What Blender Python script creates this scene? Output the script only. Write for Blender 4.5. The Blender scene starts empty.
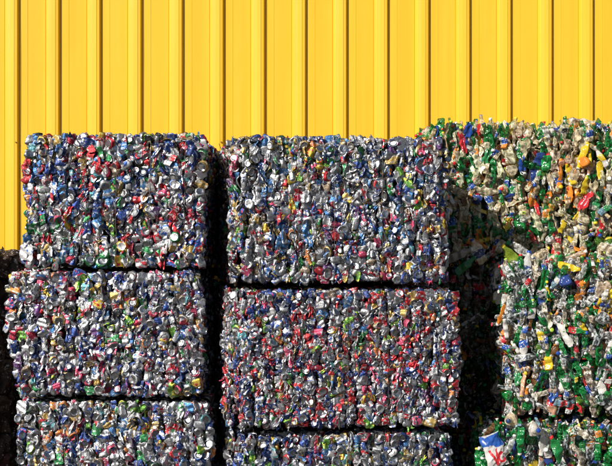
import bpy, math, random
import numpy as np
from mathutils import Vector

random.seed(7)
SC = bpy.context.scene
COL = SC.collection

# ------------------------------------------------------------------ camera constants
CAM_Y, CAM_Z = -8.0, 2.0          # eye height, looking level along +Y
PX = 0.006                        # metres per photo pixel at the front of the bales (612 px wide photo)

def to_px(p):
    d = p[1] - CAM_Y
    s = PX * d / 8.0
    return 306 + p[0] / s, 233 - (p[2] - CAM_Z) / s

# ------------------------------------------------------------------ object helpers
def tag(o, label=None, cat=None, group=None, kind=None):
    for k, v in (('label', label), ('category', cat), ('group', group), ('kind', kind)):
        if v: o[k] = v
    return o

def empty(name, loc, rz=0.0):
    o = bpy.data.objects.new(name, None)
    COL.objects.link(o)
    o.location = loc; o.rotation_euler = (0, 0, rz); o.empty_display_size = .1
    return o

def link(name, me, parent=None):
    o = bpy.data.objects.new(name, me)
    COL.objects.link(o)
    if parent is not None: o.parent = parent
    return o

def np_mesh(name, V, quads, mats, matidx=None, attrs=None, smooth=True):
    # smooth: one flag, or one per face
    """V (n,3); quads (m,4) int."""
    me = bpy.data.meshes.new(name)
    n, m = len(V), len(quads)
    me.vertices.add(n); me.vertices.foreach_set('co', np.ascontiguousarray(V, np.float32).ravel())
    me.loops.add(m * 4); me.loops.foreach_set('vertex_index', np.ascontiguousarray(quads, np.int32).ravel())
    me.polygons.add(m)
    me.polygons.foreach_set('loop_start', np.arange(0, m * 4, 4, dtype=np.int32))
    me.polygons.foreach_set('loop_total', np.full(m, 4, np.int32))
    for mt in mats: me.materials.append(mt)
    if matidx is not None: me.polygons.foreach_set('material_index', np.ascontiguousarray(matidx, np.int32))
    me.polygons.foreach_set('use_smooth', np.full(m, smooth, bool) if isinstance(smooth, bool) else np.ascontiguousarray(smooth, bool))
    for an, typ, arr in (attrs or []):
        a = me.attributes.new(an, typ, 'POINT')
        a.data.foreach_set('color' if typ == 'FLOAT_COLOR' else 'vector', np.ascontiguousarray(arr, np.float32).ravel())
    me.update(calc_edges=True)
    return me

def box_arrays(x0, x1, y0, y1, z0, z1):
    V = np.array([[x, y, z] for x in (x0, x1) for y in (y0, y1) for z in (z0, z1)], float)
    Q = np.array([[0, 1, 3, 2], [4, 6, 7, 5], [0, 4, 5, 1], [2, 3, 7, 6], [0, 2, 6, 4], [1, 5, 7, 3]])
    return V, Q

def tube_arrays(pts, r, n=6):
    pts = np.array(pts, float); m = len(pts)
    T = np.gradient(pts, axis=0); T /= np.linalg.norm(T, axis=1)[:, None] + 1e-9
    V = []
    for p, t in zip(pts, T):
        up = np.array([1., 0, 0]) if abs(t[0]) < .9 else np.array([0, 1., 0])
        a = np.cross(t, up); a /= np.linalg.norm(a); b = np.cross(t, a)
        for k in range(n):
            th = 2 * math.pi * k / n
            V.append(p + r * (math.cos(th) * a + math.sin(th) * b))
    Q = [[i * n + k, i * n + (k + 1) % n, (i + 1) * n + (k + 1) % n, (i + 1) * n + k] for i in range(m - 1) for k in range(n)]
    return np.array(V), np.array(Q)

def merge(parts):
    Vs, Qs, o = [], [], 0
    for V, Q in parts:
        Vs.append(V); Qs.append(Q + o); o += len(V)
    return np.concatenate(Vs), np.concatenate(Qs)

# ------------------------------------------------------------------ node helpers
def new_mat(name):
    m = bpy.data.materials.new(name); m.use_nodes = True
    nt = m.node_tree; nt.nodes.clear()
    out = nt.nodes.new('ShaderNodeOutputMaterial')
    return m, nt, out

def N(nt, typ, **kw):
    n = nt.nodes.new(typ)
    for k, v in kw.items():
        if k.startswith('_'): setattr(n, k[1:], v)
        else: n.inputs[k.replace('__', ' ')].default_value = v
    return n

def L(nt, a, b): nt.links.new(a, b)

def math_node(nt, op, a, b=None, clamp=False):
    n = nt.nodes.new('ShaderNodeMath'); n.operation = op; n.use_clamp = clamp
    for i, v in enumerate((a, b)):
        if v is None: continue
        if hasattr(v, 'links'): L(nt, v, n.inputs[i])
        else: n.inputs[i].default_value = v
    return n.outputs[0]

def step(nt, sock, t, w=.02):
    n = nt.nodes.new('ShaderNodeMapRange'); n.interpolation_type = 'SMOOTHSTEP'
    L(nt, sock, n.inputs[0]); n.inputs[1].default_value = t - w; n.inputs[2].default_value = t + w
    return n.outputs[0]

def mix_rgb(nt, fac, a, b):
    n = nt.nodes.new('ShaderNodeMix'); n.data_type = 'RGBA'
    for i, v in ((0, fac), (6, a), (7, b)):
        if hasattr(v, 'links'): L(nt, v, n.inputs[i])
        else: n.inputs[i].default_value = v
    return n.outputs[2]

# ------------------------------------------------------------------ materials
def can_material():
    """Printed aluminium: two ink colours per can and bare metal where the print leaves it or has worn off."""
    m, nt, out = new_mat('printed_can')
    a = N(nt, 'ShaderNodeAttribute', _attribute_name='ink'); b = N(nt, 'ShaderNodeAttribute', _attribute_name='second')
    o = N(nt, 'ShaderNodeAttribute', _attribute_name='orig')
    seed = math_node(nt, 'MULTIPLY', b.outputs['Alpha'], 40.0)
    n1 = N(nt, 'ShaderNodeTexNoise', _noise_dimensions='4D', Scale=22.0, Detail=1.5, Roughness=.5, Distortion=.6)
    n2 = N(nt, 'ShaderNodeTexNoise', _noise_dimensions='4D', Scale=48.0, Detail=2.0, Roughness=.6)
    n3 = N(nt, 'ShaderNodeTexNoise', _noise_dimensions='4D', Scale=210.0, Detail=2.0, Roughness=.65)
    for n in (n1, n2, n3):
        L(nt, o.outputs['Vector'], n.inputs['Vector']); L(nt, seed, n.inputs['W'])
    c = mix_rgb(nt, step(nt, n1.outputs[0], .59, .02), a.outputs['Color'], b.outputs['Color'])
    bare = math_node(nt, 'MAXIMUM', step(nt, n2.outputs[0], .63, .02), step(nt, n3.outputs[0], .72, .03))
    c = mix_rgb(nt, bare, c, (.52, .53, .56, 1))
    grime = step(nt, n3.outputs[0], .36, .12)
    c = mix_rgb(nt, grime, mix_rgb(nt, .35, c, (.10, .09, .08, 1)), c)
    p = N(nt, 'ShaderNodeBsdfPrincipled', Roughness=.34)
    L(nt, c, p.inputs['Base Color'])
    L(nt, a.outputs['Alpha'], p.inputs['Metallic'])
    r = N(nt, 'ShaderNodeMapRange'); L(nt, n2.outputs[0], r.inputs[0])
    r.inputs[1].default_value = .3; r.inputs[2].default_value = .7; r.inputs[3].default_value = .38; r.inputs[4].default_value = .58
    L(nt, r.outputs[0], p.inputs['Roughness'])
    v = N(nt, 'ShaderNodeTexVoronoi', _feature='F1', Scale=120.0); L(nt, o.outputs['Vector'], v.inputs['Vector'])
    h = math_node(nt, 'ADD', v.outputs['Distance'], n2.outputs[0])
    bp = N(nt, 'ShaderNodeBump', Strength=.38, Distance=.0035); L(nt, h, bp.inputs['Height']); L(nt, bp.outputs[0], p.inputs['Normal'])
    L(nt, p.outputs[0], out.inputs[0])
    return m

def bare_material():
    m, nt, out = new_mat('bare_aluminium')
    o = N(nt, 'ShaderNodeAttribute', _attribute_name='orig'); b = N(nt, 'ShaderNodeAttribute', _attribute_name='second')
    seed = math_node(nt, 'MULTIPLY', b.outputs['Alpha'], 40.0)
    n = N(nt, 'ShaderNodeTexNoise', _noise_dimensions='4D', Scale=90.0, Detail=3.0)
    L(nt, o.outputs['Vector'], n.inputs['Vector']); L(nt, seed, n.inputs['W'])
    c = mix_rgb(nt, step(nt, n.outputs[0], .42, .16), (.24, .235, .24, 1), (.59, .60, .63, 1))
    p = N(nt, 'ShaderNodeBsdfPrincipled', Roughness=.3, Metallic=1.0); L(nt, c, p.inputs['Base Color'])
    bp = N(nt, 'ShaderNodeBump', Strength=.24, Distance=.003); L(nt, n.outputs[0], bp.inputs['Height']); L(nt, bp.outputs[0], p.inputs['Normal'])
    L(nt, p.outputs[0], out.inputs[0])
    return m

def pet_material():
    """Thin bottle wall: glossy, partly see-through plastic (alpha of «ink»), with a printed label band on some."""
    m, nt, out = new_mat('bottle_plastic')
    a = N(nt, 'ShaderNodeAttribute', _attribute_name='ink'); b = N(nt, 'ShaderNodeAttribute', _attribute_name='second')
    o = N(nt, 'ShaderNodeAttribute', _attribute_name='orig')
    sep = N(nt, 'ShaderNodeSeparateXYZ'); L(nt, o.outputs['Vector'], sep.inputs[0])
    z = sep.outputs[2]
    lab = math_node(nt, 'MULTIPLY', step(nt, z, .050, .001), math_node(nt, 'SUBTRACT', 1.0, step(nt, z, .112, .001)))
    lab = math_node(nt, 'MULTIPLY', lab, b.outputs['Alpha'])
    n = N(nt, 'ShaderNodeTexNoise', Scale=55.0, Detail=2.0, Distortion=.5); L(nt, o.outputs['Vector'], n.inputs['Vector'])
    n3 = N(nt, 'ShaderNodeTexNoise', Scale=160.0, Detail=3.0); L(nt, o.outputs['Vector'], n3.inputs['Vector'])
    labc = mix_rgb(nt, step(nt, n.outputs[0], .58, .02), b.outputs['Color'], (.78, .76, .72, 1))
    body = mix_rgb(nt, step(nt, n3.outputs[0], .40, .12), mix_rgb(nt, .10, a.outputs['Color'], (.16, .12, .08, 1)), a.outputs['Color'])
    c = mix_rgb(nt, lab, body, labc)
    p = N(nt, 'ShaderNodeBsdfPrincipled', Roughness=.13, IOR=1.6)
    p.inputs['Coat Weight'].default_value = .6; p.inputs['Coat Roughness'].default_value = .06; L(nt, c, p.inputs['Base Color'])
    tl = N(nt, 'ShaderNodeBsdfTranslucent'); L(nt, c, tl.inputs['Color'])
    mx0 = N(nt, 'ShaderNodeMixShader', Fac=.15); L(nt, p.outputs[0], mx0.inputs[1]); L(nt, tl.outputs[0], mx0.inputs[2])
    tr = N(nt, 'ShaderNodeBsdfTransparent'); L(nt, mix_rgb(nt, .55, body, (1, 1, 1, 1)), tr.inputs['Color'])
    mp = N(nt, 'ShaderNodeMapping'); mp.inputs['Scale'].default_value = (1, 1, .8); L(nt, o.outputs['Vector'], mp.inputs['Vector'])
    n4 = N(nt, 'ShaderNodeTexNoise', Scale=42.0, Detail=1.5, Roughness=.5); L(nt, mp.outputs[0], n4.inputs['Vector'])
    haze = N(nt, 'ShaderNodeMapRange'); L(nt, n4.outputs[0], haze.inputs[0])
    haze.inputs[1].default_value = .36; haze.inputs[2].default_value = .62; haze.inputs[3].default_value = .15; haze.inputs[4].default_value = 1.9
    t = math_node(nt, 'MULTIPLY', math_node(nt, 'MULTIPLY', a.outputs['Alpha'], haze.outputs[0], True), math_node(nt, 'SUBTRACT', 1.0, lab))
    gl = N(nt, 'ShaderNodeBsdfGlossy', Roughness=.12)
    fr = N(nt, 'ShaderNodeFresnel', IOR=1.6)
    clear = N(nt, 'ShaderNodeMixShader'); L(nt, fr.outputs[0], clear.inputs[0]); L(nt, tr.outputs[0], clear.inputs[1]); L(nt, gl.outputs[0], clear.inputs[2])
    mx = N(nt, 'ShaderNodeMixShader'); L(nt, t, mx.inputs[0]); L(nt, mx0.outputs[0], mx.inputs[1]); L(nt, clear.outputs[0], mx.inputs[2])
    v = N(nt, 'ShaderNodeTexVoronoi', Scale=70.0); L(nt, o.outputs['Vector'], v.inputs['Vector'])
    h = math_node(nt, 'ADD', v.outputs['Distance'], n.outputs[0])
    bp = N(nt, 'ShaderNodeBump', Strength=.45, Distance=.005); L(nt, h, bp.inputs['Height']); L(nt, bp.outputs[0], p.inputs['Normal']); L(nt, bp.outputs[0], gl.inputs['Normal']); L(nt, bp.outputs[0], fr.inputs['Normal'])
    L(nt, mx.outputs[0], out.inputs[0])
    return m

def cap_material():
    m, nt, out = new_mat('cap_plastic')
    b = N(nt, 'ShaderNodeAttribute', _attribute_name='capcol')
    p = N(nt, 'ShaderNodeBsdfPrincipled', Roughness=.35); L(nt, b.outputs['Color'], p.inputs['Base Color'])
    L(nt, p.outputs[0], out.inputs[0])
    return m

def plain(name, col, rough=.6, metal=0.0, noise=0.0, scale=20.0, col2=None, bump=0.0):
    m, nt, out = new_mat(name)
    p = N(nt, 'ShaderNodeBsdfPrincipled', Roughness=rough, Metallic=metal)
    p.inputs['Base Color'].default_value = (*col, 1)
    if col2 or bump:
        tc = N(nt, 'ShaderNodeTexCoord'); n = N(nt, 'ShaderNodeTexNoise', Scale=scale, Detail=6.0, Roughness=.65)
        L(nt, tc.outputs['Object'], n.inputs['Vector'])
        if col2: L(nt, mix_rgb(nt, step(nt, n.outputs[0], .5, .18), (*col, 1), (*col2, 1)), p.inputs['Base Color'])
        if bump:
            bp = N(nt, 'ShaderNodeBump', Strength=bump, Distance=.02); L(nt, n.outputs[0], bp.inputs['Height']); L(nt, bp.outputs[0], p.inputs['Normal'])
    L(nt, p.outputs[0], out.inputs[0])
    return m

def wall_material():
    m, nt, out = new_mat('yellow_coated_steel')
    tc = N(nt, 'ShaderNodeTexCoord')
    mp = N(nt, 'ShaderNodeMapping'); mp.inputs['Scale'].default_value = (9.0, 9.0, .35); L(nt, tc.outputs['Object'], mp.inputs['Vector'])
    n1 = N(nt, 'ShaderNodeTexNoise', Scale=1.0, Detail=5.0, Roughness=.6); L(nt, mp.outputs[0], n1.inputs['Vector'])
    n2 = N(nt, 'ShaderNodeTexNoise', Scale=2.2, Detail=8.0, Roughness=.7); L(nt, tc.outputs['Object'], n2.inputs['Vector'])
    c = mix_rgb(nt, step(nt, n1.outputs[0], .5, .2), WALL_A, WALL_B)
    spots = step(nt, n2.outputs[0], .74, .03)
    c = mix_rgb(nt, math_node(nt, 'MULTIPLY', spots, .35), c, (.40, .22, .04, 1))
    p = N(nt, 'ShaderNodeBsdfPrincipled', Roughness=.42); L(nt, c, p.inputs['Base Color'])
    p.inputs['Specular IOR Level'].default_value = .35
    mp2 = N(nt, 'ShaderNodeMapping'); mp2.inputs['Scale'].default_value = (3.0, 1.0, 1.6); L(nt, tc.outputs['Object'], mp2.inputs['Vector'])
    n3 = N(nt, 'ShaderNodeTexNoise', Scale=1.0, Detail=2.0); L(nt, mp2.outputs[0], n3.inputs['Vector'])
    bp = N(nt, 'ShaderNodeBump', Strength=.25, Distance=.02); L(nt, n3.outputs[0], bp.inputs['Height']); L(nt, bp.outputs[0], p.inputs['Normal'])
    L(nt, p.outputs[0], out.inputs[0])
    return m

WALL_A, WALL_B = (.90, .575, .042, 1), (.88, .525, .030, 1)
M_CAN, M_BARE = can_material(), bare_material()
M_HOLE = plain('can_opening', (.012, .012, .012), .8)
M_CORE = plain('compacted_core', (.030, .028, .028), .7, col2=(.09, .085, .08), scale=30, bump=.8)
M_WIRE = plain('baling_wire', (.22, .21, .20), .45, .9, col2=(.20, .15, .11), scale=15)
M_PET, M_CAP = pet_material(), cap_material()
M_WALL = wall_material()
M_SCREW = plain('screw_steel', (.16, .09, .04), .5, .6)
M_CONC = plain('yard_concrete', (.045, .043, .04), .9, col2=(.032, .031, .03), scale=1.3, bump=.3)
M_DARKTRIM = plain('grey_trim', (.30, .30, .29), .5, .0)
M_RUST = plain('rusty_steel', (.09, .05, .03), .6, .4, col2=(.05, .04, .035), scale=60, bump=.4)
CAN_MATS = [M_CAN, M_BARE, M_HOLE]
PET_MATS = [M_PET, M_CAP]

# ------------------------------------------------------------------ crushed shapes
def tri(x): return 2 * np.abs(2 * (x - np.floor(x + .5))) - 1

def revolve(rings, nu):
    """rings: (r, z) list -> V (nr*nu,3), quads, ring index per quad, sector per quad"""
    th = np.arange(nu) * 2 * math.pi / nu
    V = np.array([[r * math.cos(t), r * math.sin(t), z] for r, z in rings for t in th])
    Q, ri, se = [], [], []
    for i in range(len(rings) - 1):
        for k in range(nu):
            k2 = (k + 1) % nu
            Q.append([i * nu + k, i * nu + k2, (i + 1) * nu + k2, (i + 1) * nu + k]); ri.append(i); se.append(k)
    return V, np.array(Q), np.array(ri), np.array(se)

def crumple(V, rng, amp, freq, n=4, along=1.0):
    D = np.zeros_like(V)
    for _ in range(n):
        k = rng.normal(size=3); k[2] *= along; k /= np.linalg.norm(k)
        d = rng.normal(size=3); d /= np.linalg.norm(d)
        f = freq * rng.uniform(.6, 1.5)
        D += d * (amp * rng.uniform(.4, 1.0) * (2 * np.abs(np.sin(V @ k * f + rng.uniform(0, 6.28))) - 1))[:, None]
    return V + D

def rot(axis, a):
    c, s = math.cos(a), math.sin(a)
    if axis == 'x': return np.array([[1, 0, 0], [0, c, -s], [0, s, c]])
    if axis == 'y': return np.array([[c, 0, s], [0, 1, 0], [-s, 0, c]])
    return np.array([[c, -s, 0], [s, c, 0], [0, 0, 1]])

def bend_end(V, zc, ang, top=True):
    V = V.copy()
    sel = V[:, 2] > zc if top else V[:, 2] < zc
    if not sel.any(): return V
    R = rot('x', ang if top else -ang)
    P = V[sel] - np.array([0, 0, zc]); V[sel] = P @ R.T + np.array([0, 0, zc])
    return V

def can_template(rng, nu, nb, kind):
    R, H = .033, .116
    rings = [(.001, .011), (.5 * R, .009), (.70 * R, .002), (.78 * R, .0), (.92 * R, .006)]
    b0 = len(rings)
    for z in np.linspace(.013, H - .016, nb): rings.append((R, z))
    b1 = len(rings)
    rings += [(.84 * R, H - .002), (.84 * R, H), (.79 * R, H), (.77 * R, H - .005), (.42 * R, H - .0045), (.001, H - .004)]
    V, Q, ri, se = revolve(rings, nu)
    mat = np.where((ri < b0 - 2) | (ri >= b1), 1, 0)
    hole = (ri == len(rings) - 3) & (se < max(2, nu // 5))
    if rng.random() < .6: mat = np.where(hole, 2, mat)
    O = V.copy(); O[:, 2] -= H / 2
    z0 = H / 2
    if kind == 'side':
        V = crumple(crumple(V, rng, .0055, 60, 4, .4), rng, .0020, 150, 3, .5)
        f = rng.uniform(.11, .26); V[:, 1] *= f; V[:, 0] *= rng.uniform(1.0, 1.25)
        V[:, 0] *= rng.choice([1.0, 1.0, .8, .62])
        if rng.random() < .3: V[:, 1] += rng.uniform(.001, .004) * tri(V[:, 2] * rng.uniform(8, 16) + V[:, 0] * rng.uniform(-12, 12) + rng.random())
        else: V[:, 1] += rng.uniform(.002, .006) * tri(V[:, 0] * rng.uniform(14, 30) + V[:, 2] * rng.uniform(-8, 8) + rng.random())
        V[:, 2] = (V[:, 2] - z0) * rng.uniform(.50, .78)
        h = z0 * .62
        if rng.random() < .75: V = bend_end(V, h * rng.uniform(.2, .75), -rng.uniform(-.3, 1.35) , True)
        if rng.random() < .55: V = bend_end(V, -h * rng.uniform(.2, .75), -rng.uniform(-.3, 1.35), False)
        V[:, 0] += rng.uniform(-.25, .25) * V[:, 2]
    else:
        th = np.arctan2(V[:, 1], V[:, 0]); rr = np.hypot(V[:, 0], V[:, 1])
        k = rng.integers(2, 5)
        w = np.clip((H - V[:, 2]) / (H * .35), 0, 1) if kind == 'lid' else np.clip(V[:, 2] / (H * .35), 0, 1)
        rad = 1 + w * (.22 * tri(V[:, 2] * rng.uniform(22, 40) + rng.random()) + .16 * np.sin(k * th + rng.uniform(0, 6)))
        V[:, 0] *= rad; V[:, 1] *= rad
        V[:, 2] = (V[:, 2] - z0) * rng.uniform(.15, .28)
        V = V + (crumple(V, rng, .0055, 75, 4) - V) * np.clip(w * 1.2 + .08, 0, 1)[:, None]
        V[:, 0] *= rng.uniform(.72, 1.05); V[:, 1] *= rng.uniform(.85, 1.15)
        V = V @ rot('x', math.pi / 2 if kind == 'lid' else -math.pi / 2).T   # the shown end faces -Y
        V = V @ (rot('x', rng.uniform(-.5, .5)) @ rot('z', rng.uniform(-.5, .5))).T
    V -= (V.max(0) + V.min(0)) / 2
    return dict(V=V, Q=Q, mat=mat, O=O, smooth=bool(kind != 'side' or rng.random() < .8))

def bottle_template(rng, nu, nb, kind):
    R = .036
    rings = [(.001, .007), (.55 * R, .001), (.85 * R, .0), (R, .012)]
    for z in np.linspace(.018, .128, nb):
        rings.append((R * (1 - .05 * (abs(math.sin(z * 180)))), z))
    rings += [(.93 * R, .138), (.74 * R, .152), (.5 * R, .164), (.0145, .174), (.0135, .184)]
    nb_rings = len(rings)
    capped = rng.random() < .36
    if capped: rings += [(.0135, .1842), (.0140, .185), (.0137, .197), (.0115, .199), (.001, .1992)]
    else: rings += [(.0132, .1842), (.0132, .1860), (.0130, .1880), (.0112, .1885), (.0105, .180)]
    V, Q, ri, se = revolve(rings, nu)
    mat = np.where(ri >= nb_rings - 1, 1, 0)
    O = V.copy()
    Hh = .10
    rigid = np.clip((V[:, 2] - .150) / .025, 0, 1)
    if kind == 'side':
        W = crumple(crumple(V, rng, .0060, 45, 4), rng, .0018, 130, 3)
        V = W * (1 - rigid)[:, None] + V * rigid[:, None]
        f = rng.uniform(.12, .26); V[:, 1] *= f * (1 - rigid) + rigid; V[:, 0] *= (rng.choice([.95, .75, .6, .45])) * (1 - rigid) + rigid
        V[:, 1] += (1 - rigid) * rng.uniform(.004, .012) * tri(V[:, 2] * rng.uniform(8, 17) + rng.random())
        tw = rng.uniform(-1, 1) * (np.minimum(V[:, 2], .15) - .1) * 8
        V[:, 0], V[:, 1] = V[:, 0] * np.cos(tw) - V[:, 1] * np.sin(tw), V[:, 0] * np.sin(tw) + V[:, 1] * np.cos(tw)
        zc = rng.uniform(.72, .98); V[:, 2] = np.where(V[:, 2] < .15, V[:, 2] * zc, .15 * zc + (V[:, 2] - .15)) - Hh * zc
        if rng.random() < .6: V = bend_end(V, rng.uniform(-.01, .045), -rng.uniform(-.4, 1.2), True)
        if rng.random() < .5: V = bend_end(V, rng.uniform(-.06, -.01), -rng.uniform(-.5, 1.0), False)
        V[:, 0] += rng.uniform(-.25, .25) * V[:, 2]
    else:
        W = crumple(crumple(V, rng, .005, 50, 3), rng, .0018, 130, 3); V = W * (1 - rigid)[:, None] + V * rigid[:, None]
        th = np.arctan2(V[:, 1], V[:, 0])
        w = (1 - rigid) * np.clip(V[:, 2] / .05, 0, 1)
        rad = 1 + w * (.15 * tri(V[:, 2] * 18 + rng.random()) + .12 * np.sin(3 * th + rng.uniform(0, 6)))
        V[:, 0] *= rad; V[:, 1] *= rad
        zc = rng.uniform(.18, .34); V[:, 2] = np.where(V[:, 2] < .15, V[:, 2] * zc, .15 * zc + (V[:, 2] - .15)) - Hh * zc
        V = V @ rot('x', math.pi / 2 if kind == 'cap' else -math.pi / 2).T
        V = V @ (rot('x', rng.uniform(-.6, .6)) @ rot('z', rng.uniform(-.6, .6))).T
    V -= (V.max(0) + V.min(0)) / 2
    return dict(V=V, Q=Q, mat=mat, O=O, capped=capped)

def scrap_template(rng, n, m, k=1.0):
    # a torn, creased strip of film or label
    W, H = rng.uniform(.030, .070) * k, rng.uniform(.07, .15) * k
    u, v = np.meshgrid(np.linspace(-.5, .5, n), np.linspace(-.5, .5, m))
    V = np.stack([u.ravel() * W * (1 + .25 * np.sin(v.ravel() * 9 + rng.uniform(0, 6))), .004 * np.sin(u.ravel() * 9), v.ravel() * H + .012 * np.sin(u.ravel() * 7 + rng.uniform(0, 6))], 1)
    V = crumple(crumple(V, rng, .007 * k, 45 / k, 4), rng, .0035 * k, 110 / k, 3)
    V[:, 0] += rng.uniform(-.3, .3) * V[:, 2]
    F = V + np.array([0, .0012, 0])
    Q = [[i * n + k, i * n + k + 1, (i + 1) * n + k + 1, (i + 1) * n + k] for i in range(m - 1) for k in range(n - 1)]
    Q = np.array(Q); Q = np.concatenate([Q, Q[:, ::-1] + n * m])
    V = np.concatenate([V, F]); O = V.copy(); O[:, 2] -= .5
    return dict(V=V, Q=Q, mat=np.zeros(len(Q), int), O=O, smooth=bool(rng.random() < .5))

rngT = np.random.default_rng(11)
CAN_HI = {k: [can_template(rngT, 20, 11, k) for _ in range(n)] for k, n in (('side', 30), ('lid', 14), ('dome', 10))}
CAN_LO = {k: [can_template(rngT, 11, 6, k) for _ in range(n)] for k, n in (('side', 16), ('lid', 6), ('dome', 5))}
BOT_HI = {k: [bottle_template(rngT, 22, 14, k) for _ in range(n)] for k, n in (('side', 30), ('cap', 10), ('end', 8))}
SHARDS = [scrap_template(rngT, 7, 9, .62) for _ in range(18)]
SCRAPS = [scrap_template(rngT, 9, 13) for _ in range(14)]
BOT_LO = {k: [bottle_template(rngT, 13, 8, k) for _ in range(n)] for k, n in (('side', 16), ('cap', 5), ('end', 4))}

# ------------------------------------------------------------------ colours
def pick(rng, pal):
    w = np.array([p[0] for p in pal], float); i = rng.choice(len(pal), p=w / w.sum())
    return pal[i]

SILVER = (.49, .50, .53)
CAN_PAL = [  # weight, ink, second ink
    (28, SILVER, (.42, .42, .44)), (8, SILVER, (.05, .10, .36)), (4, SILVER, (.58, .03, .05)), (2, SILVER, (.08, .30, .10)),
    (9, (.028, .075, .31), SILVER), (8, (.016, .04, .17), (.55, .57, .62)), (4, (.05, .20, .48), SILVER), (3, (.03, .08, .34), (.60, .04, .06)),
    (10, (.56, .018, .03), (.6, .58, .58)), (3, (.42, .02, .06), SILVER), (3, (.66, .06, .16), (.7, .66, .7)),
    (6, (.03, .25, .08), (.7, .72, .7)), (2.5, (.15, .40, .05), (.80, .76, .12)),
    (5.5, (.60, .40, .10), (.72, .70, .64)), (2.5, (.78, .56, .05), (.5, .04, .03)), (1.5, (.70, .22, .04), SILVER),
    (5, (.58, .58, .60), (.05, .13, .43)), (3, (.58, .57, .58), (.55, .04, .06)),
    (4, (.03, .03, .04), (.55, .46, .2)), (1.5, (.14, .05, .20), SILVER), (3, (.26, .19, .13), (.6, .56, .5)), (2, (.09, .34, .40), SILVER)]
SHADED_RUST_PAL = [(6, (.075, .04, .022), (.13, .08, .045)), (6, (.045, .032, .025), (.12, .04, .02)), (2, (.13, .075, .035), (.06, .035, .02)), (4, (.03, .027, .025), (.09, .06, .04)),  # rust browns, darkened further to stand in for shade at the left edge
            (1.5, (.12, .025, .015), (.05, .03, .02)), (.7, (.04, .06, .03), (.05, .04, .03)), (.5, (.2, .18, .15), (.07, .05, .03))]
CLEAR = (.95, .79, .56)
PET_REST = [(17, (.010, .28, .055), .5), (10, (.02, .40, .09), .45), (3, (.14, .34, .04), .4),
    (4, (.78, .75, .70), 0.), (2, (.82, .28, .04), 0.), (2, (.86, .62, .03), 0.), (1.5, (.62, .05, .04), 0.), (3, (.03, .07, .30), .05), (3, (.30, .50, .62), .3), (1.5, (.20, .09, .03), .2)]
CREAM_PAL = [(28, (.97, .83, .58), .44), (14, (.97, .90, .76), .46), (10, (.96, .69, .42), .32), (6, (.75, .58, .38), .45)] + [(w * .58, c, t) for w, c, t in PET_REST]   # weight, plastic colour, see-through share
PET_PAL = [(27, (.85, .87, .86), .60), (17, (.78, .84, .87), .68), (7, (.86, .76, .62), .5), (4, (.60, .50, .40), .5)] + [(w * 1.5, c, t) for w, c, t in PET_REST]
LABEL_PAL = [(5, (.62, .03, .04)), (6, (.03, .10, .42)), (3, (.85, .30, .04)), (3, (.85, .62, .04)), (3, (.80, .78, .74)), (3, (.04, .30, .10)), (1, (.02, .02, .03))]
SHADE_PAL = [(8, (.30, .25, .19), .45), (10, (.006, .10, .02), .4), (5, (.012, .025, .10), .2), (4, (.08, .045, .02), .3), (2, (.25, .24, .22), .3), (1, (.30, .10, .02), .1)]  # bottle colours darkened to deepen the shade on the lower rear bales
CAP_PAL = [(5, (.80, .79, .76)), (5, (.02, .08, .40)), (4, (.62, .03, .03)), (4, (.03, .35, .10)), (2, (.86, .66, .04)), (1.5, (.45, .66, .06)), (1, (.03, .03, .03)), (1, (.82, .30, .04))]

def can_colour(rng, pal):
    _, a, b = pick(rng, pal)
    j = rng.uniform(.8, 1.1)
    met = .92 if a == SILVER else rng.choice([.55, .75, .85])
    if max(a) < .25 and max(b) < .32: met = .35
    ink = np.array(a) * j; ink = ink * .87 + .13 * (ink.mean() * .6 + .05)      # dulled by dust
    return (*np.clip(ink, 0, .9), met), (*b, rng.random())

def bottle_colour(rng, pal=PET_PAL):
    _, a, t = pick(rng, pal)
    lab = 1.0 if rng.random() < .28 else 0.0
    _, l = pick(rng, LABEL_PAL); _, c = pick(rng, CAP_PAL)
    return (*np.clip(np.array(a) * rng.uniform(.85, 1.1), 0, .9), t), (*l, lab), (*c, 1)

# ------------------------------------------------------------------ pieces -> meshes
class Piece:
    __slots__ = ('T', 'R', 'p', 's', 'ink', 'sec', 'cap', 'score')
    def __init__(s, T, R, p, sc, cols, score=-1.0):
        s.T, s.R, s.p, s.s, s.score = T, R, np.array(p, float), sc, score
        s.ink, s.sec = cols[0], cols[1]; s.cap = cols[2] if len(cols) > 2 else None
    def verts(s): return (s.T['V'] * s.s) @ s.R.T + s.p

def pieces_mesh(name, pcs, mats, only=None, centre=None):
    Vs, Qs, Ms, Os, A, B, C, S = [], [], [], [], [], [], [], []
    off = 0
    for q in pcs:
        T = q.T; V = q.verts(); Q = T['Q']; m = T['mat']
        O = T['O']
        if only is not None:
            k = m == only; Q = Q[k]; m = m[k]
            use = np.unique(Q); rem = np.full(len(V), -1); rem[use] = np.arange(len(use))
            Q = rem[Q]; V = V[use]; O = O[use]
        n = len(V)
        S.append(np.full(len(Q), T.get('smooth', True)))
        Vs.append(V); Qs.append(Q + off); Ms.append(m); Os.append(O); off += n
        A.append(np.tile(q.ink, (n, 1))); B.append(np.tile(q.sec, (n, 1)))
        if q.cap is not None: C.append(np.tile(q.cap, (n, 1)))
    V = np.concatenate(Vs)
    if centre is not None: V = V - centre
    at = [('orig', 'FLOAT_VECTOR', np.concatenate(Os)), ('ink', 'FLOAT_COLOR', np.concatenate(A)), ('second', 'FLOAT_COLOR', np.concatenate(B))]
    if C: at.append(('capcol', 'FLOAT_COLOR', np.concatenate(C)))
    mi = np.concatenate(Ms)
    if only is not None: mats = [mats[only]]; mi = np.zeros_like(mi)
    return np_mesh(name, V, np.concatenate(Qs), mats, mi, at, np.concatenate(S))

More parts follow.
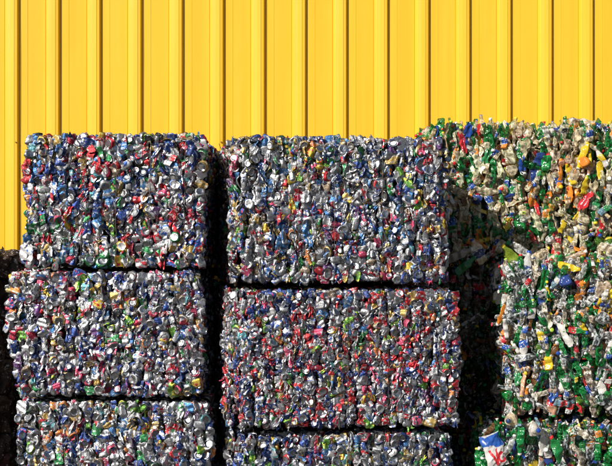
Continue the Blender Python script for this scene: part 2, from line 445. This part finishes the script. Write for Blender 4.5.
def bale_fill(rng, W, D, H, kind, pal, world, vis, bulge, lean, holes, fine, ragged, cham, pal0, back=True):
    """The pieces of one bale: columns of flattened cans or bottles, face-on at the front, edge-on along the sides."""
    bott = kind == 'bottle'
    HI, LO = (BOT_HI, BOT_LO) if bott else (CAN_HI, CAN_LO)
    cw = (.034 * fine, .064 * fine) if bott else (.032 * fine, .062 * fine)
    stp = (.050 * fine, .098 * fine) if bott else (.028 * fine, .056 * fine)
    ends = ('cap', 'end') if bott else ('lid', 'dome')
    pend = .16 if bott else .33
    jy = .014 if bott else .0060
    base_s = .90 * fine if bott else 0.93 * fine
    f1, f2, f3 = rng.uniform(0, 6.28, 3); last = [None]
    GREENS = [(5, (.010, .28, .055), .45), (3, (.02, .40, .09), .4), (1, (.14, .34, .04), .4)]
    WARMS = [(3, (.90, .30, .04), 0.), (2, (.95, .74, .56), .42), (1, (.92, .50, .32), .2), (1.5, (.88, .64, .03), 0.)]
    def cols(x=0.0, z=0.0):
        if not bott:                                   # cans of one kind often arrive together
            if last[0] is not None and rng.random() < .16: return last[0]
            last[0] = can_colour(rng, pal); return last[0]
        if pal0 is not SHADE_PAL:
            if math.sin(x * 8.5 + f1) * math.sin(z * 3.1 + f2) > .35 and rng.random() < (.20 if pal0 is CREAM_PAL else .34): return bottle_colour(rng, GREENS)
            if math.sin(x * 6.3 + f3) * math.sin(z * 5.2 + f1) > .55 and rng.random() < .30: return bottle_colour(rng, WARMS)
        return bottle_colour(rng, pal)
    out = []
    def outline(z):          # half-width change with height
        t = z / H
        return bulge * math.sin(math.pi * min(1, max(0, t)))
    def put(bank, x, y, z, s, free=False, show=False):
        el = max(0.0, (-W / 2 + cham - x) / cham) if cham else 0.0      # pressed-in left edge: cans seen edge-on
        if cham and y < .2: y += cham * 1.5 * el ** 1.3
        edge = not bott and (z > H - .05 or abs(x) > W / 2 - .045)
        if rng.random() < (.14 if bott else (.04 if edge else .22)):
            T = SCRAPS[rng.integers(len(SCRAPS))] if bott else SHARDS[rng.integers(len(SHARDS))]
            R = rot('y', rng.normal(0, .4)) @ rot('x', rng.normal(0, .3)) @ rot('z', rng.normal(0, .7))
            c_ = cols(x, z); ink = c_[0]
            if bott and rng.random() < .30: ink = (*pick(rng, LABEL_PAL)[1], 0.0)
            out.append(Piece(T, R, (x * (1 + 2 * outline(z) / W) + lean * (z / H - .5), y - .01, z), s * 1.1, (ink, (0, 0, 0, 0), c_[2]) if bott else c_))
            if rng.random() < (.5 if bott else .3): return
        if rng.random() < pend and not free:
            k = ends[0] if rng.random() < .6 else ends[1]
        else: k = 'side'
        T = bank[k][rng.integers(len(bank[k]))]
        if k == 'side':
            a = rng.normal(0, .26) if rng.random() < .8 else rng.uniform(-1.6, 1.6)
            if rng.random() < .5: a += math.pi
            R = rot('y', a) @ rot('x', rng.normal(0, .17 if bott else .12)) @ rot('z', rng.normal(0, .25) if rng.random() < (.85 if bott else .74) else rng.uniform(-1.4, 1.4))
        else:
            R = rot('y', rng.uniform(0, 6.28)) @ rot('x', rng.normal(0, .2)) @ rot('z', rng.normal(0, .25))
        if free: R = (rot('z', rng.uniform(-.9, .9)) @ rot('x', rng.uniform(-.9, .9)) if bott else rot('x', rng.uniform(-1.5, -.9))) @ R
        if el > .15 and not free: R = rot('z', rng.uniform(-1.5, -.8)) @ rot('y', rng.normal(0, .2)) @ R
        x = x * (1 + 2 * outline(z) / W) + lean * (z / H - .5)
        pc = Piece(T, R, (x, y, z), s, cols(x, z))
        if show:
            wx, wy, wz = world(pc.p); px, py = to_px((wx, wy, wz))
            if vis[0] <= px <= vis[2] and vis[1] <= py <= vis[3]:
                pc.score = s + 6 * max(0, .03 - y) + (.12 if k == 'side' else .05)
        out.append(pc)
    # two front layers
    for layer in (0, 1):
        x = -W / 2 + cw[0] * .35
        while x < W / 2 - cw[0] * .2:
            w = rng.uniform(*cw); off = rng.uniform(-.5, .7) * jy; ph = rng.uniform(0, 6.28); wob = rng.uniform(.006, .022); wf = rng.uniform(5, 15)
            z = rng.uniform(.025, .055)
            while z < H - (.010 if ragged else .026):
                ex = max(0, abs(x + w * .5) - (W / 2 - .03)) / .03; ez = max(0, z - (H - .035)) / .035, max(0, .03 - z) / .03
                y = .030 + off + rng.uniform(-1.1, 1.3) * jy + .028 * ex ** 2 + .022 * (ez[0] ** 2 + ez[1] ** 2) + layer * (.045 if bott else .020)
                s = base_s * rng.uniform(.74, 1.26) * (w / .055 * .35 + .65)
                xx = x + w * .5 + wob * math.sin(z * wf + ph) + rng.normal(0, .007)
                if layer or not any((xx - h[0]) ** 2 / h[2] ** 2 + (z - h[1]) ** 2 / h[3] ** 2 < rng.uniform(.6, 1.2) for h in holes):
                    put(HI if layer == 0 else LO, xx, y, z, s, show=(layer == 0))
                z += rng.uniform(*stp) * (w / .055 * .3 + .7)
            x += w * rng.uniform(.90, 1.08)
    # sides through the depth
    ds, dz = (.075, .085) if bott else (.042, .058)
    y = .085
    while y < D - .03:
        for sgn in (-1, 1):
            z = rng.uniform(.015, .05)
            while z < H - .02:
                put(LO if y > .25 else HI, sgn * (W / 2 - .026 + rng.normal(0, .005 if not bott else .016)), y + rng.uniform(-.012, .012), z, base_s * rng.uniform(.85, 1.1), show=(y < .6 and (sgn < 0) == (world(np.zeros(3))[0] > -.3) and not bott and False))
                z += rng.uniform(.7, 1.2) * dz
        y += ds
    # top through the depth, ragged
    y = .05
    while y < D - .02:
        x = -W / 2 + .03
        while x < W / 2 - .02:
            zz = H - (.026 if ragged else .036) + abs(rng.normal(0, (.006 if not bott else .018) if ragged else .004)) - .018 * max(0, abs(x) - W / 2 + .07) / .07
            put(HI if y < .2 else LO, x, y + rng.uniform(-.015, .015), zz, base_s * rng.uniform(.75, 1.05), free=ragged and rng.random() < .5)
            x += rng.uniform(.7, 1.25) * (.075 if bott else .055)
        y += ds * 1.25
    # plain back face
    if back:
        x = -W / 2 + .04
        while x < W / 2:
            z = .03
            while z < H - .02:
                put(LO, x, D - .02 + rng.uniform(-.01, .01), z, base_s * 1.15); z += .085 if not bott else .12
            x += .075 if not bott else .1
    return out

BALE_N = [0]
def make_bale(name, label, cat, group, loc, rz, W, D, H, seed, kind='can', pal=None, vis=(0, 0, 612, 466), bulge=.008, lean=0.0, holes=(), wires=5, maxparts=100, fine=1.0, ragged=False, cham=0.0):
    rng = np.random.default_rng(seed)
    root = tag(empty(name, loc, rz), label, cat, group)
    c, s = math.cos(rz), math.sin(rz)
    world = lambda p: (loc[0] + c * p[0] - s * p[1], loc[1] + s * p[0] + c * p[1], loc[2] + p[2])
    bott = kind == 'bottle'
    pal = pal or (PET_PAL if bott else CAN_PAL)
    pal0 = pal; pal = [(p[0] * math.exp(rng.normal(0, .45)), *p[1:]) for p in pal]
    pcs = bale_fill(rng, W, D, H, kind, pal, world, vis, bulge, lean, holes, fine, ragged, cham, pal0)
    best = sorted([q for q in pcs if q.score > 0], key=lambda q: -q.score)[:maxparts]
    bid = {id(q) for q in best}
    rest = [q for q in pcs if id(q) not in bid]
    mats = PET_MATS if bott else ([M_CAN, M_RUST, M_HOLE] if pal0 is SHADED_RUST_PAL else CAN_MATS)
    pname = 'crushed_bottle' if bott else ('rusty_can' if pal0 is SHADED_RUST_PAL else 'crushed_can')
    for q in best:
        ctr = q.p.copy()
        if bott:
            o = link(pname, pieces_mesh(pname, [q], mats, 0, ctr), root); o.location = ctr
            link('cap', pieces_mesh('cap', [q], mats, 1, ctr), o)
        else:
            o = link(pname, pieces_mesh(pname, [q], mats, None, ctr), root); o.location = ctr
    o = link('packed_bottles' if bott else 'packed_cans', pieces_mesh('packed', rest, mats), root); o['kind'] = 'stuff'
    # dense interior
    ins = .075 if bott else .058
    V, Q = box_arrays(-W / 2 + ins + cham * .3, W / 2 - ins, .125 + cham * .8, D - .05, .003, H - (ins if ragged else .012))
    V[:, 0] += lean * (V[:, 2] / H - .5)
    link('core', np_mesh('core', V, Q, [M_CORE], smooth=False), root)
    # baling wire loops
    for i in range(wires):
        x = -W / 2 + W * (i + .5 + rng.uniform(-.12, .12)) / wires
        pts = []
        for t in np.linspace(0, 1, 24): pts.append((x + rng.normal(0, .0018) + lean * (t - .5), (.024 if bott else .014) + rng.normal(0, .003) + (cham * 1.2 if i == 0 else 0) + .03 * abs(2 * t - 1) ** 8, .004 + t * (H - .004)))
        for t in np.linspace(0.03, 1, 10): pts.append((x + lean * .5, .02 + t * (D - .02), H + .002 + rng.normal(0, .003)))
        for t in np.linspace(1, 0, 6)[1:]: pts.append((x + lean * (t - .5), D + .004, .004 + t * (H - .004)))
        pts.append((x - lean * .5, .03, .003))
        V, Q = tube_arrays(pts, .0017, 5)
        link('baling_wire', np_mesh('baling_wire', V, Q, [M_WIRE]), root)
    return root

def wire_end(root, pts):
    # a springy loose end of baling wire, through the given local points
    P = []
    pts = [np.array(p, float) for p in pts]
    for i in range(len(pts) - 1):
        for t in np.linspace(0, 1, 8, endpoint=False):
            P.append(pts[i] * (1 - t) + pts[i + 1] * t + np.array([0, 0, -.012 * math.sin(math.pi * t)]))
    P.append(pts[-1])
    V, Q = tube_arrays(P, .0016, 5)
    link('loose_wire', np_mesh('loose_wire', V, Q, [M_WIRE]), root)

# ------------------------------------------------------------------ SETTING
g = link('ground', np_mesh('ground', *(lambda: (np.array([[-400, -400, 0], [400, -400, 0], [400, 400, 0], [-400, 400, 0]], float), np.array([[0, 1, 2, 3]])))(), [M_CONC], smooth=False))
tag(g, kind='structure')

# yellow ribbed wall of the building behind
WY = 2.0
PERIOD = .3075
def wall_profile():
    h = .030
    return [(0, 0), (.046, 0), (.048, .0022), (.0505, 0), (.120, -.0012), (.1795, -.0032), (.1815, -.0075), (.1885, -.0075), (.1905, 0), (.1970, h - .0105), (.2010, h - .0090), (.230, h - .0035), (.2600, h),
            (.2612, h - .0022), (.2640, h - .0025), (.2815, h - .0045), (.2915, .0015), (.2955, 0)]
X0 = (20.5 - 306) * .0075 + .006 - PERIOD * 15          # a pan starts just right of each dark strip
NSHEET, ZTOP = 14, 6.2
bld = tag(empty('metal_clad_building', (0, WY, 0)), 'yellow ribbed metal clad building wall standing behind all the bales', 'building')
rw = np.random.default_rng(3)
for sidx in range(NSHEET):
    prof = []
    for k in range(3):
        for (px_, h_) in wall_profile(): prof.append((X0 + (sidx * 3 + k) * PERIOD + px_, h_))
    prof.append((X0 + (sidx * 3 + 3) * PERIOD - .0005, 0))
    prof = np.array(prof)
    zs = np.linspace(.12, ZTOP, 18)
    ph = rw.uniform(0, 6.28, 4)
    V = []
    for z in zs:
        for (x, h_) in prof:
            wv = .0012 * math.sin(x * 9 + ph[0] + z * 1.1) + .0009 * math.sin(z * 4.3 + ph[1] + x * 3)
            V.append((x, -h_ + wv, z))
    n = len(prof)
    Q = [[i * n + k, i * n + k + 1, (i + 1) * n + k + 1, (i + 1) * n + k] for i in range(len(zs) - 1) for k in range(n - 1)]
    o = link('cladding_sheet', np_mesh('cladding_sheet', np.array(V), np.array(Q), [M_WALL], smooth=False), bld)
    sd = o.modifiers.new('thickness', 'SOLIDIFY'); sd.thickness = .0009; sd.offset = 1 if False else -1
XA, XB = X0, X0 + NSHEET * 3 * PERIOD
def bx(name, dims, mat, parent):
    V, Q = box_arrays(*dims)
    o = link(name, np_mesh(name, V, Q, [mat], smooth=False), parent)
    bv = o.modifiers.new('bevel', 'BEVEL'); bv.width = .004; bv.segments = 2
    return o
bx('rear_walls', (XA + .02, XB - .02, .045, 9.0, .0, ZTOP - .05), M_DARKTRIM, bld)
bx('plinth', (XA, XB, .006, .043, 0, .118), M_CONC, bld)
bx('eaves_trim', (XA - .03, XB + .03, -.09, .12, ZTOP + .002, ZTOP + .2), M_WALL, bld)
bx('roof', (XA - .05, XB + .05, .125, 9.2, ZTOP + .01, ZTOP + .12), M_DARKTRIM, bld)
ZS = CAM_Z - (142.5 - 233) * .0075                       # the row of fixings; only one is not behind a bale
for k in range(7, 37):
    bm_pts = [(X0 + k * PERIOD + .2725, -.024, ZS), (X0 + k * PERIOD + .2725, -.0275, ZS), (X0 + k * PERIOD + .2725, -.0335, ZS)]
    V1, Q1 = tube_arrays(bm_pts[:2], .0085, 10); V2, Q2 = tube_arrays(bm_pts[1:], .0048, 6)
    V3 = np.concatenate([V2[-6:]]); Q3 = np.array([[0, 1, 2, 3], [0, 3, 4, 5]])
    link('screw', np_mesh('screw', *merge([(V1, Q1), (V2, Q2), (V3, Q3)]), [M_SCREW], smooth=False), bld)

# ------------------------------------------------------------------ BALES
def px_x(px, y): return (px - 306) * PX * (y + 8) / 8
def px_z(py, y): return CAM_Z - (py - 233) * PX * (y + 8) / 8

GC, GP = 'bales of crushed drink cans', 'bales of crushed plastic bottles'
def can_bale(label, pl, pr, pt, pb, y, D, seed, rz=0.0, **kw):
    yr = y + math.tan(rz) * (px_x(pr, y) - px_x(pl, y))
    xl, xr = px_x(pl, y), px_x(pr, yr)
    W = math.hypot(xr - xl, yr - y)
    zt = px_z(pt, y); zb = px_z(pb, y) if pb else .01
    cx, cy = (xl + xr) / 2, (y + yr) / 2
    return make_bale(kw.pop('name', 'can_bale'), label, 'bale', kw.pop('group', GC), (cx, cy, zb), rz, W, D, zt - zb, seed, **kw)

can_bale('topmost can bale of the left stack, in front of the yellow wall', 24, 201, 134.5, 268, -.03, 1.8, 101, lean=.012, vis=(18, 130, 210, 272), bulge=.006, ragged=True, fine=.94)
can_bale('middle can bale of the left stack, sticking out furthest to the left', 11, 198, 271, 398, -.06, 1.8, 102, lean=-.05, vis=(2, 268, 208, 400), bulge=.018, fine=.87)
can_bale('lowest can bale of the left stack, cut by the photo bottom', 18, 207, 401.5, None, -.04, 1.8, 103, lean=-.02, vis=(10, 399, 220, 475), fine=.93)
RZ = math.radians(7.6)
b1 = can_bale('topmost can bale of the wide central stack, with loose wires on its left', 232, 445, 136.5, 284.5, -.16, 1.76, 104, rz=RZ, vis=(222, 132, 455, 288), bulge=.006, ragged=True, fine=.89, cham=.075)
can_bale('middle can bale of the wide central stack, wider than the one above', 228, 458, 289.5, 432, -.23, 1.78, 105, rz=RZ, vis=(220, 286, 468, 434), bulge=.012, fine=.80, cham=.11)
b3 = can_bale('lowest can bale of the wide central stack, cut by the photo bottom', 230, 449, 436, None, -.20, 1.76, 106, rz=RZ, vis=(220, 432, 458, 475), fine=.86, cham=.12)
wire_end(b1, [(-.635, .05, .62), (-.70, .03, .74), (-.74, -.02, .78)])
wire_end(b1, [(-.63, .09, .66), (-.69, .06, .80), (-.715, .03, .83)])
wire_end(b1, [(-.63, .02, .70), (-.665, .0, .79)])
wire_end(b3, [(-.63, .02, .58), (-.67, -.02, .70), (-.685, -.05, .78)])
wire_end(b3, [(-.63, .05, .52), (-.69, .0, .62)])

# dull brown bales at the left edge
can_bale('upper dull brown bale at the far left edge, beside the left stack', -130, 9, 254, 390, .62, 1.2, 107, name='rusty_bale', group='dull brown bales at the left edge', pal=SHADED_RUST_PAL, vis=(-4, 248, 16, 395), fine=1.35)
can_bale('lower dull brown bale at the far left edge, under another brown one', -150, 6, 392, None, .60, 1.2, 108, name='rusty_bale', group='dull brown bales at the left edge', pal=SHADED_RUST_PAL, vis=(-4, 390, 16, 475), fine=1.35)

def pet_bale(label, pl, pr, pt, pb, y, D, seed, **kw):
    return can_bale(label, pl, pr, pt, pb, y, D, seed, name='bottle_bale', group=GP, kind='bottle', **kw)
pet_bale('topmost bottle bale of the rear right stack, highest of the plastic ones', 428, 668, 127, 257, .88, .98, 201, vis=(415, 118, 616, 250), bulge=.004, wires=6, ragged=True, pal=CREAM_PAL, fine=.96)
pet_bale('middle bottle bale of the rear right stack, mostly in shadow', 430, 672, 260, 372, .92, .92, 202, vis=(448, 240, 520, 375), wires=5, pal=SHADE_PAL)
pet_bale('lowest bottle bale of the rear right stack, dark in shadow', 430, 670, 376, None, .95, .92, 203, vis=(448, 372, 515, 475), wires=5, pal=SHADE_PAL)
pet_bale('upper bottle bale of the front right stack, sunlit with loose bottles on it', 508, 668, 266, 412, .20, .62, 204, vis=(500, 258, 616, 420), bulge=.02, wires=4, ragged=True, fine=.92,
         holes=[(-.03, .78, .10, .17)])
pet_bale('lowest bottle bale of the front right stack, cut by the photo bottom', 486, 668, 427, None, .10, .72, 205, vis=(472, 415, 616, 475), bulge=.01, wires=4, fine=.92)

# unseen can bales, added left of the frame to shade the brown bales
can_bale('upper can bale added out of view at left to shade the brown bales', -235, -66, 217, 330, -.02, .8, 301, vis=(0, 0, 0, 0), wires=4)
can_bale('lower can bale added out of view at left to shade the brown bales', -235, -66, 333, None, -.02, .8, 302, vis=(0, 0, 0, 0), wires=4)

# ------------------------------------------------------------------ LOOSE BOTTLES AND BAG
def loose_bottle(label, px, py, y, ink, t, cap, lab=None, a=0.0, tilt=0.0, yaw=0.0, s=.95, seed=0, kind='side', group='loose plastic bottles'):
    rng = np.random.default_rng(seed)
    bank = [t for t in BOT_HI[kind] if t['capped']] or BOT_HI[kind]
    T = bank[rng.integers(len(bank))]
    R = rot('z', yaw) @ rot('y', a) @ rot('x', tilt)
    q = Piece(T, R, (0, 0, 0), s, ((*ink, t), (*(lab or (0, 0, 0)), 1.0 if lab else 0.0), (*cap, 1)))
    root = tag(empty('plastic_bottle', (px_x(px, y), y, px_z(py, y))), label, 'bottle', group)
    link('body', pieces_mesh('body', [q], PET_MATS, 0), root)
    link('cap', pieces_mesh('cap', [q], PET_MATS, 1), root)
GREEN, CLR, WHT = (.015, .22, .05), CLEAR, (.8, .79, .76)
RED, BLU, YEL = (.62, .03, .03), (.02, .08, .40), (.86, .66, .04)
loose_bottle('green squashed bottle on the top left corner of the highest bottle bale', 436, 128, 1.0, GREEN, .2, GREEN, a=.3, seed=1, s=.8)
loose_bottle('clear bottle with red cap beside the green one at top left', 448, 127, 1.02, CLR, .35, RED, a=1.2, seed=2, s=.8)
loose_bottle('crumpled clear bottle with white cap lying on the highest bale', 570, 121, 1.05, (.86, .83, .78), .5, WHT, a=1.3, seed=3, s=.9)
loose_bottle('crumpled clear bottle with blue cap lying on the highest bale', 585, 122, 1.1, (.86, .83, .78), .5, BLU, a=-1.15, seed=4, s=.85)
loose_bottle('yellow green bottle lying across the shadow edge beside the front stack', 511, 257, .55, (.30, .42, .04), .2, YEL, a=-.8, seed=5, s=1.1)
loose_bottle('clear bottle with dark blue label in the shade behind the central stack', 478, 251, .66, CLR, .3, BLU, lab=(.03, .05, .22), a=-.5, seed=6, s=1.0)
loose_bottle('dusty clear bottle lying in the shade near the central stack', 459, 256, .64, (.5, .42, .36), .2, WHT, a=1.3, seed=7, s=1.05)
loose_bottle('dark green bottle lying in the shade near the central stack', 466, 266, .62, GREEN, .1, GREEN, a=1.0, seed=8, s=1.0)
loose_bottle('clear bottle with yellow cap lying on the front stack below the rear bale', 540, 255, .50, CLR, .5, YEL, a=.9, seed=9, s=.85)
loose_bottle('bright green bottle lying flat on the front stack', 557, 257, .45, (.03, .36, .09), .4, GREEN, a=1.35, seed=10, s=.95)
loose_bottle('peach clear bottle lying flat on the front stack', 574, 256, .45, (.92, .72, .55), .45, WHT, a=1.2, tilt=.3, seed=21, s=.9)
loose_bottle('clear bottle with red label and red cap on the front stack', 548, 262, .33, CLR, .3, RED, lab=(.5, .02, .03), a=.7, seed=12, s=.95)
loose_bottle('light clear bottle with green cap at the right end of the front stack', 600, 258, .45, (.88, .86, .8), .55, GREEN, a=-1.0, seed=23, s=.9)
loose_bottle('dark green bottle lying at the right end of the front stack', 590, 263, .32, GREEN, .2, WHT, a=.9, seed=14, s=.95)
loose_bottle('cloudy white bottle hanging over the left corner of the front stack', 527, 268, .26, (.78, .77, .75), .15, BLU, lab=(.05, .12, .5), a=.35, seed=15, s=1.1)
loose_bottle('clear bottle with blue cap facing out, low on the front stack', 536, 430, .03, (.80, .75, .68), .25, BLU, a=.2, seed=16, s=1.0, kind='cap')
loose_bottle('clear bottle with dark blue cap left of the green bottle', 512, 420, .03, CLR, .3, (.02, .05, .16), a=.5, seed=17, s=1.0, kind='cap')
loose_bottle('green bottle with red cap sticking out of the lowest bottle bale', 556, 449, .02, (.02, .28, .07), .15, RED, a=-.6, seed=18, s=.95)
loose_bottle('narrow green bottle with white cap beside the printed bag', 521, 441, .02, (.02, .30, .08), .2, WHT, a=math.pi - .1, seed=19, s=.9)

loose_bottle('crushed clear bottle leaning on the right side of the printed bag', 509, 446, .05, (.85, .87, .86), .5, WHT, a=.35, seed=31, s=.8)
loose_bottle('milky clear bottle in the messy seam below the highest bale', 522, 250, .60, (.85, .85, .82), .5, BLU, a=1.9, seed=33, s=.85)
loose_bottle('torn clear bottle half over the dark hollow of the front stack', 583, 270, .20, (.85, .87, .86), .5, RED, a=.5, seed=34, s=.85)
loose_bottle('creamy clear bottle in the messy seam at the far right', 608, 250, .60, (.92, .80, .60), .4, YEL, a=2.2, seed=35, s=.85)

# printed plastic bag with a blue top and a red and white front
def bag():
    rng = np.random.default_rng(77)
    y = .0
    nx, nz = 36, 44
    W, H = .128, .205
    V = []
    for side in (0, 1):
        for i in range(nz + 1):
            for k in range(nx + 1):
                u, v = k / nx * 2 - 1, i / nz * 2 - 1
                th = .022 * (1 - u ** 4) * (1 - v ** 6)
                V.append((u * W / 2, -th if side == 0 else th * .6 + .002, v * H / 2))
    V = np.array(V); O = V.copy()
    V2 = crumple(crumple(V, rng, .010, 28, 4), rng, .003, 95, 5); V = V + (V2 - V) * np.array([.5, 1, .5])
    n1 = (nx + 1) * (nz + 1); Q = []
    for sd in (0, 1):
        for i in range(nz):
            for k in range(nx):
                a = sd * n1 + i * (nx + 1) + k
                Q.append([a, a + 1, a + nx + 2, a + nx + 1])
    for i in range(nz):
        for k in (0, nx):
            a = i * (nx + 1) + k; Q.append([a, a + nx + 1, a + nx + 1 + n1, a + n1])
    for k in range(nx):
        for i in (0, nz):
            a = i * (nx + 1) + k; Q.append([a, a + 1, a + 1 + n1, a + n1])
    m, nt, out = new_mat('bag_print')
    o = N(nt, 'ShaderNodeAttribute', _attribute_name='orig')
    sep = N(nt, 'ShaderNodeSeparateXYZ'); L(nt, o.outputs['Vector'], sep.inputs[0])
    x, z = sep.outputs[0], sep.outputs[2]
    wv = N(nt, 'ShaderNodeTexNoise', Scale=22.0, Detail=2.0); L(nt, o.outputs['Vector'], wv.inputs['Vector'])
    zz = math_node(nt, 'ADD', z, math_node(nt, 'MULTIPLY', math_node(nt, 'SUBTRACT', wv.outputs[0], .5), .06))
    c = mix_rgb(nt, step(nt, zz, .020, .003), (.62, .60, .58, 1), (.025, .10, .40, 1))
    xx = math_node(nt, 'ADD', x, math_node(nt, 'MULTIPLY', math_node(nt, 'SUBTRACT', wv.outputs[0], .5), .02))
    def near(v, w): return math_node(nt, 'SUBTRACT', 1.0, step(nt, math_node(nt, 'ABSOLUTE', v), w, .001))
    d1 = math_node(nt, 'ADD', math_node(nt, 'ADD', xx, math_node(nt, 'MULTIPLY', z, .42)), .036)
    d2 = math_node(nt, 'ADD', math_node(nt, 'SUBTRACT', xx, math_node(nt, 'MULTIPLY', z, .10)), -.006)
    ex = math_node(nt, 'MULTIPLY', math_node(nt, 'SUBTRACT', xx, .032), 38.0); ez = math_node(nt, 'MULTIPLY', math_node(nt, 'ADD', z, .052), 30.0)
    ring = math_node(nt, 'SUBTRACT', math_node(nt, 'SQRT', math_node(nt, 'ADD', math_node(nt, 'MULTIPLY', ex, ex), math_node(nt, 'MULTIPLY', ez, ez))), .78)
    marks = math_node(nt, 'MAXIMUM', math_node(nt, 'MAXIMUM', near(d1, .008), near(d2, .006)), near(ring, .26))
    redz = math_node(nt, 'MULTIPLY', marks, near(math_node(nt, 'ADD', z, .042), .048))
    c = mix_rgb(nt, redz, c, (.60, .03, .04, 1))
    c = mix_rgb(nt, step(nt, zz, .097, .003), c, (.6, .6, .6, 1))
    p = N(nt, 'ShaderNodeBsdfPrincipled', Roughness=.3); L(nt, c, p.inputs['Base Color']); L(nt, p.outputs[0], out.inputs[0])
    me = np_mesh('plastic_bag', V, np.array(Q), [m], None, [('orig', 'FLOAT_VECTOR', O)])
    o = link('plastic_bag', me)
    o.location = (px_x(494, .08), .08, px_z(450, .08)); o.rotation_euler = (-.25, -.26, .2)
    tag(o, 'crumpled blue, white and red printed bag beside the lowest bottle bale', 'bag')
bag()

# ------------------------------------------------------------------ LIGHT, SKY, CAMERA
LD = Vector((.80, .90, -.68)).normalized()
sun = bpy.data.lights.new('sun', 'SUN'); sun.energy = 5.0; sun.angle = math.radians(.5); sun.color = (1.0, .95, .87)
so = bpy.data.objects.new('sun', sun); COL.objects.link(so); so.rotation_euler = LD.to_track_quat('-Z', 'Y').to_euler(); so.location = (-6, -9, 9)
w = bpy.data.worlds.new('World'); SC.world = w; w.use_nodes = True
nt = w.node_tree; nt.nodes.clear()
sky = nt.nodes.new('ShaderNodeTexSky'); sky.sky_type = 'NISHITA'; sky.sun_disc = False
sky.sun_elevation = math.asin(-LD.z); sky.sun_rotation = math.atan2(-LD.x, -LD.y) % (2 * math.pi)
bg = nt.nodes.new('ShaderNodeBackground'); bg.inputs[1].default_value = .05
wo = nt.nodes.new('ShaderNodeOutputWorld'); nt.links.new(sky.outputs[0], bg.inputs[0]); nt.links.new(bg.outputs[0], wo.inputs[0])

cam = bpy.data.cameras.new('camera'); cam.sensor_width = 36; cam.lens = 36 * 8 / (612 * PX); cam.clip_end = 1500
co = bpy.data.objects.new('camera', cam); COL.objects.link(co); co.location = (0, CAM_Y, CAM_Z); co.rotation_euler = (math.pi / 2, 0, 0)
SC.camera = co

SC.view_settings.view_transform = 'Standard'; SC.view_settings.look = 'None'
SC.view_settings.exposure = 0.0; SC.view_settings.gamma = 1.0; SC.view_settings.use_curve_mapping = False
SC.cycles.max_bounces = 8; SC.cycles.diffuse_bounces = 4; SC.cycles.glossy_bounces = 4; SC.cycles.transparent_max_bounces = 14
SC.cycles.sample_clamp_indirect = 6.0
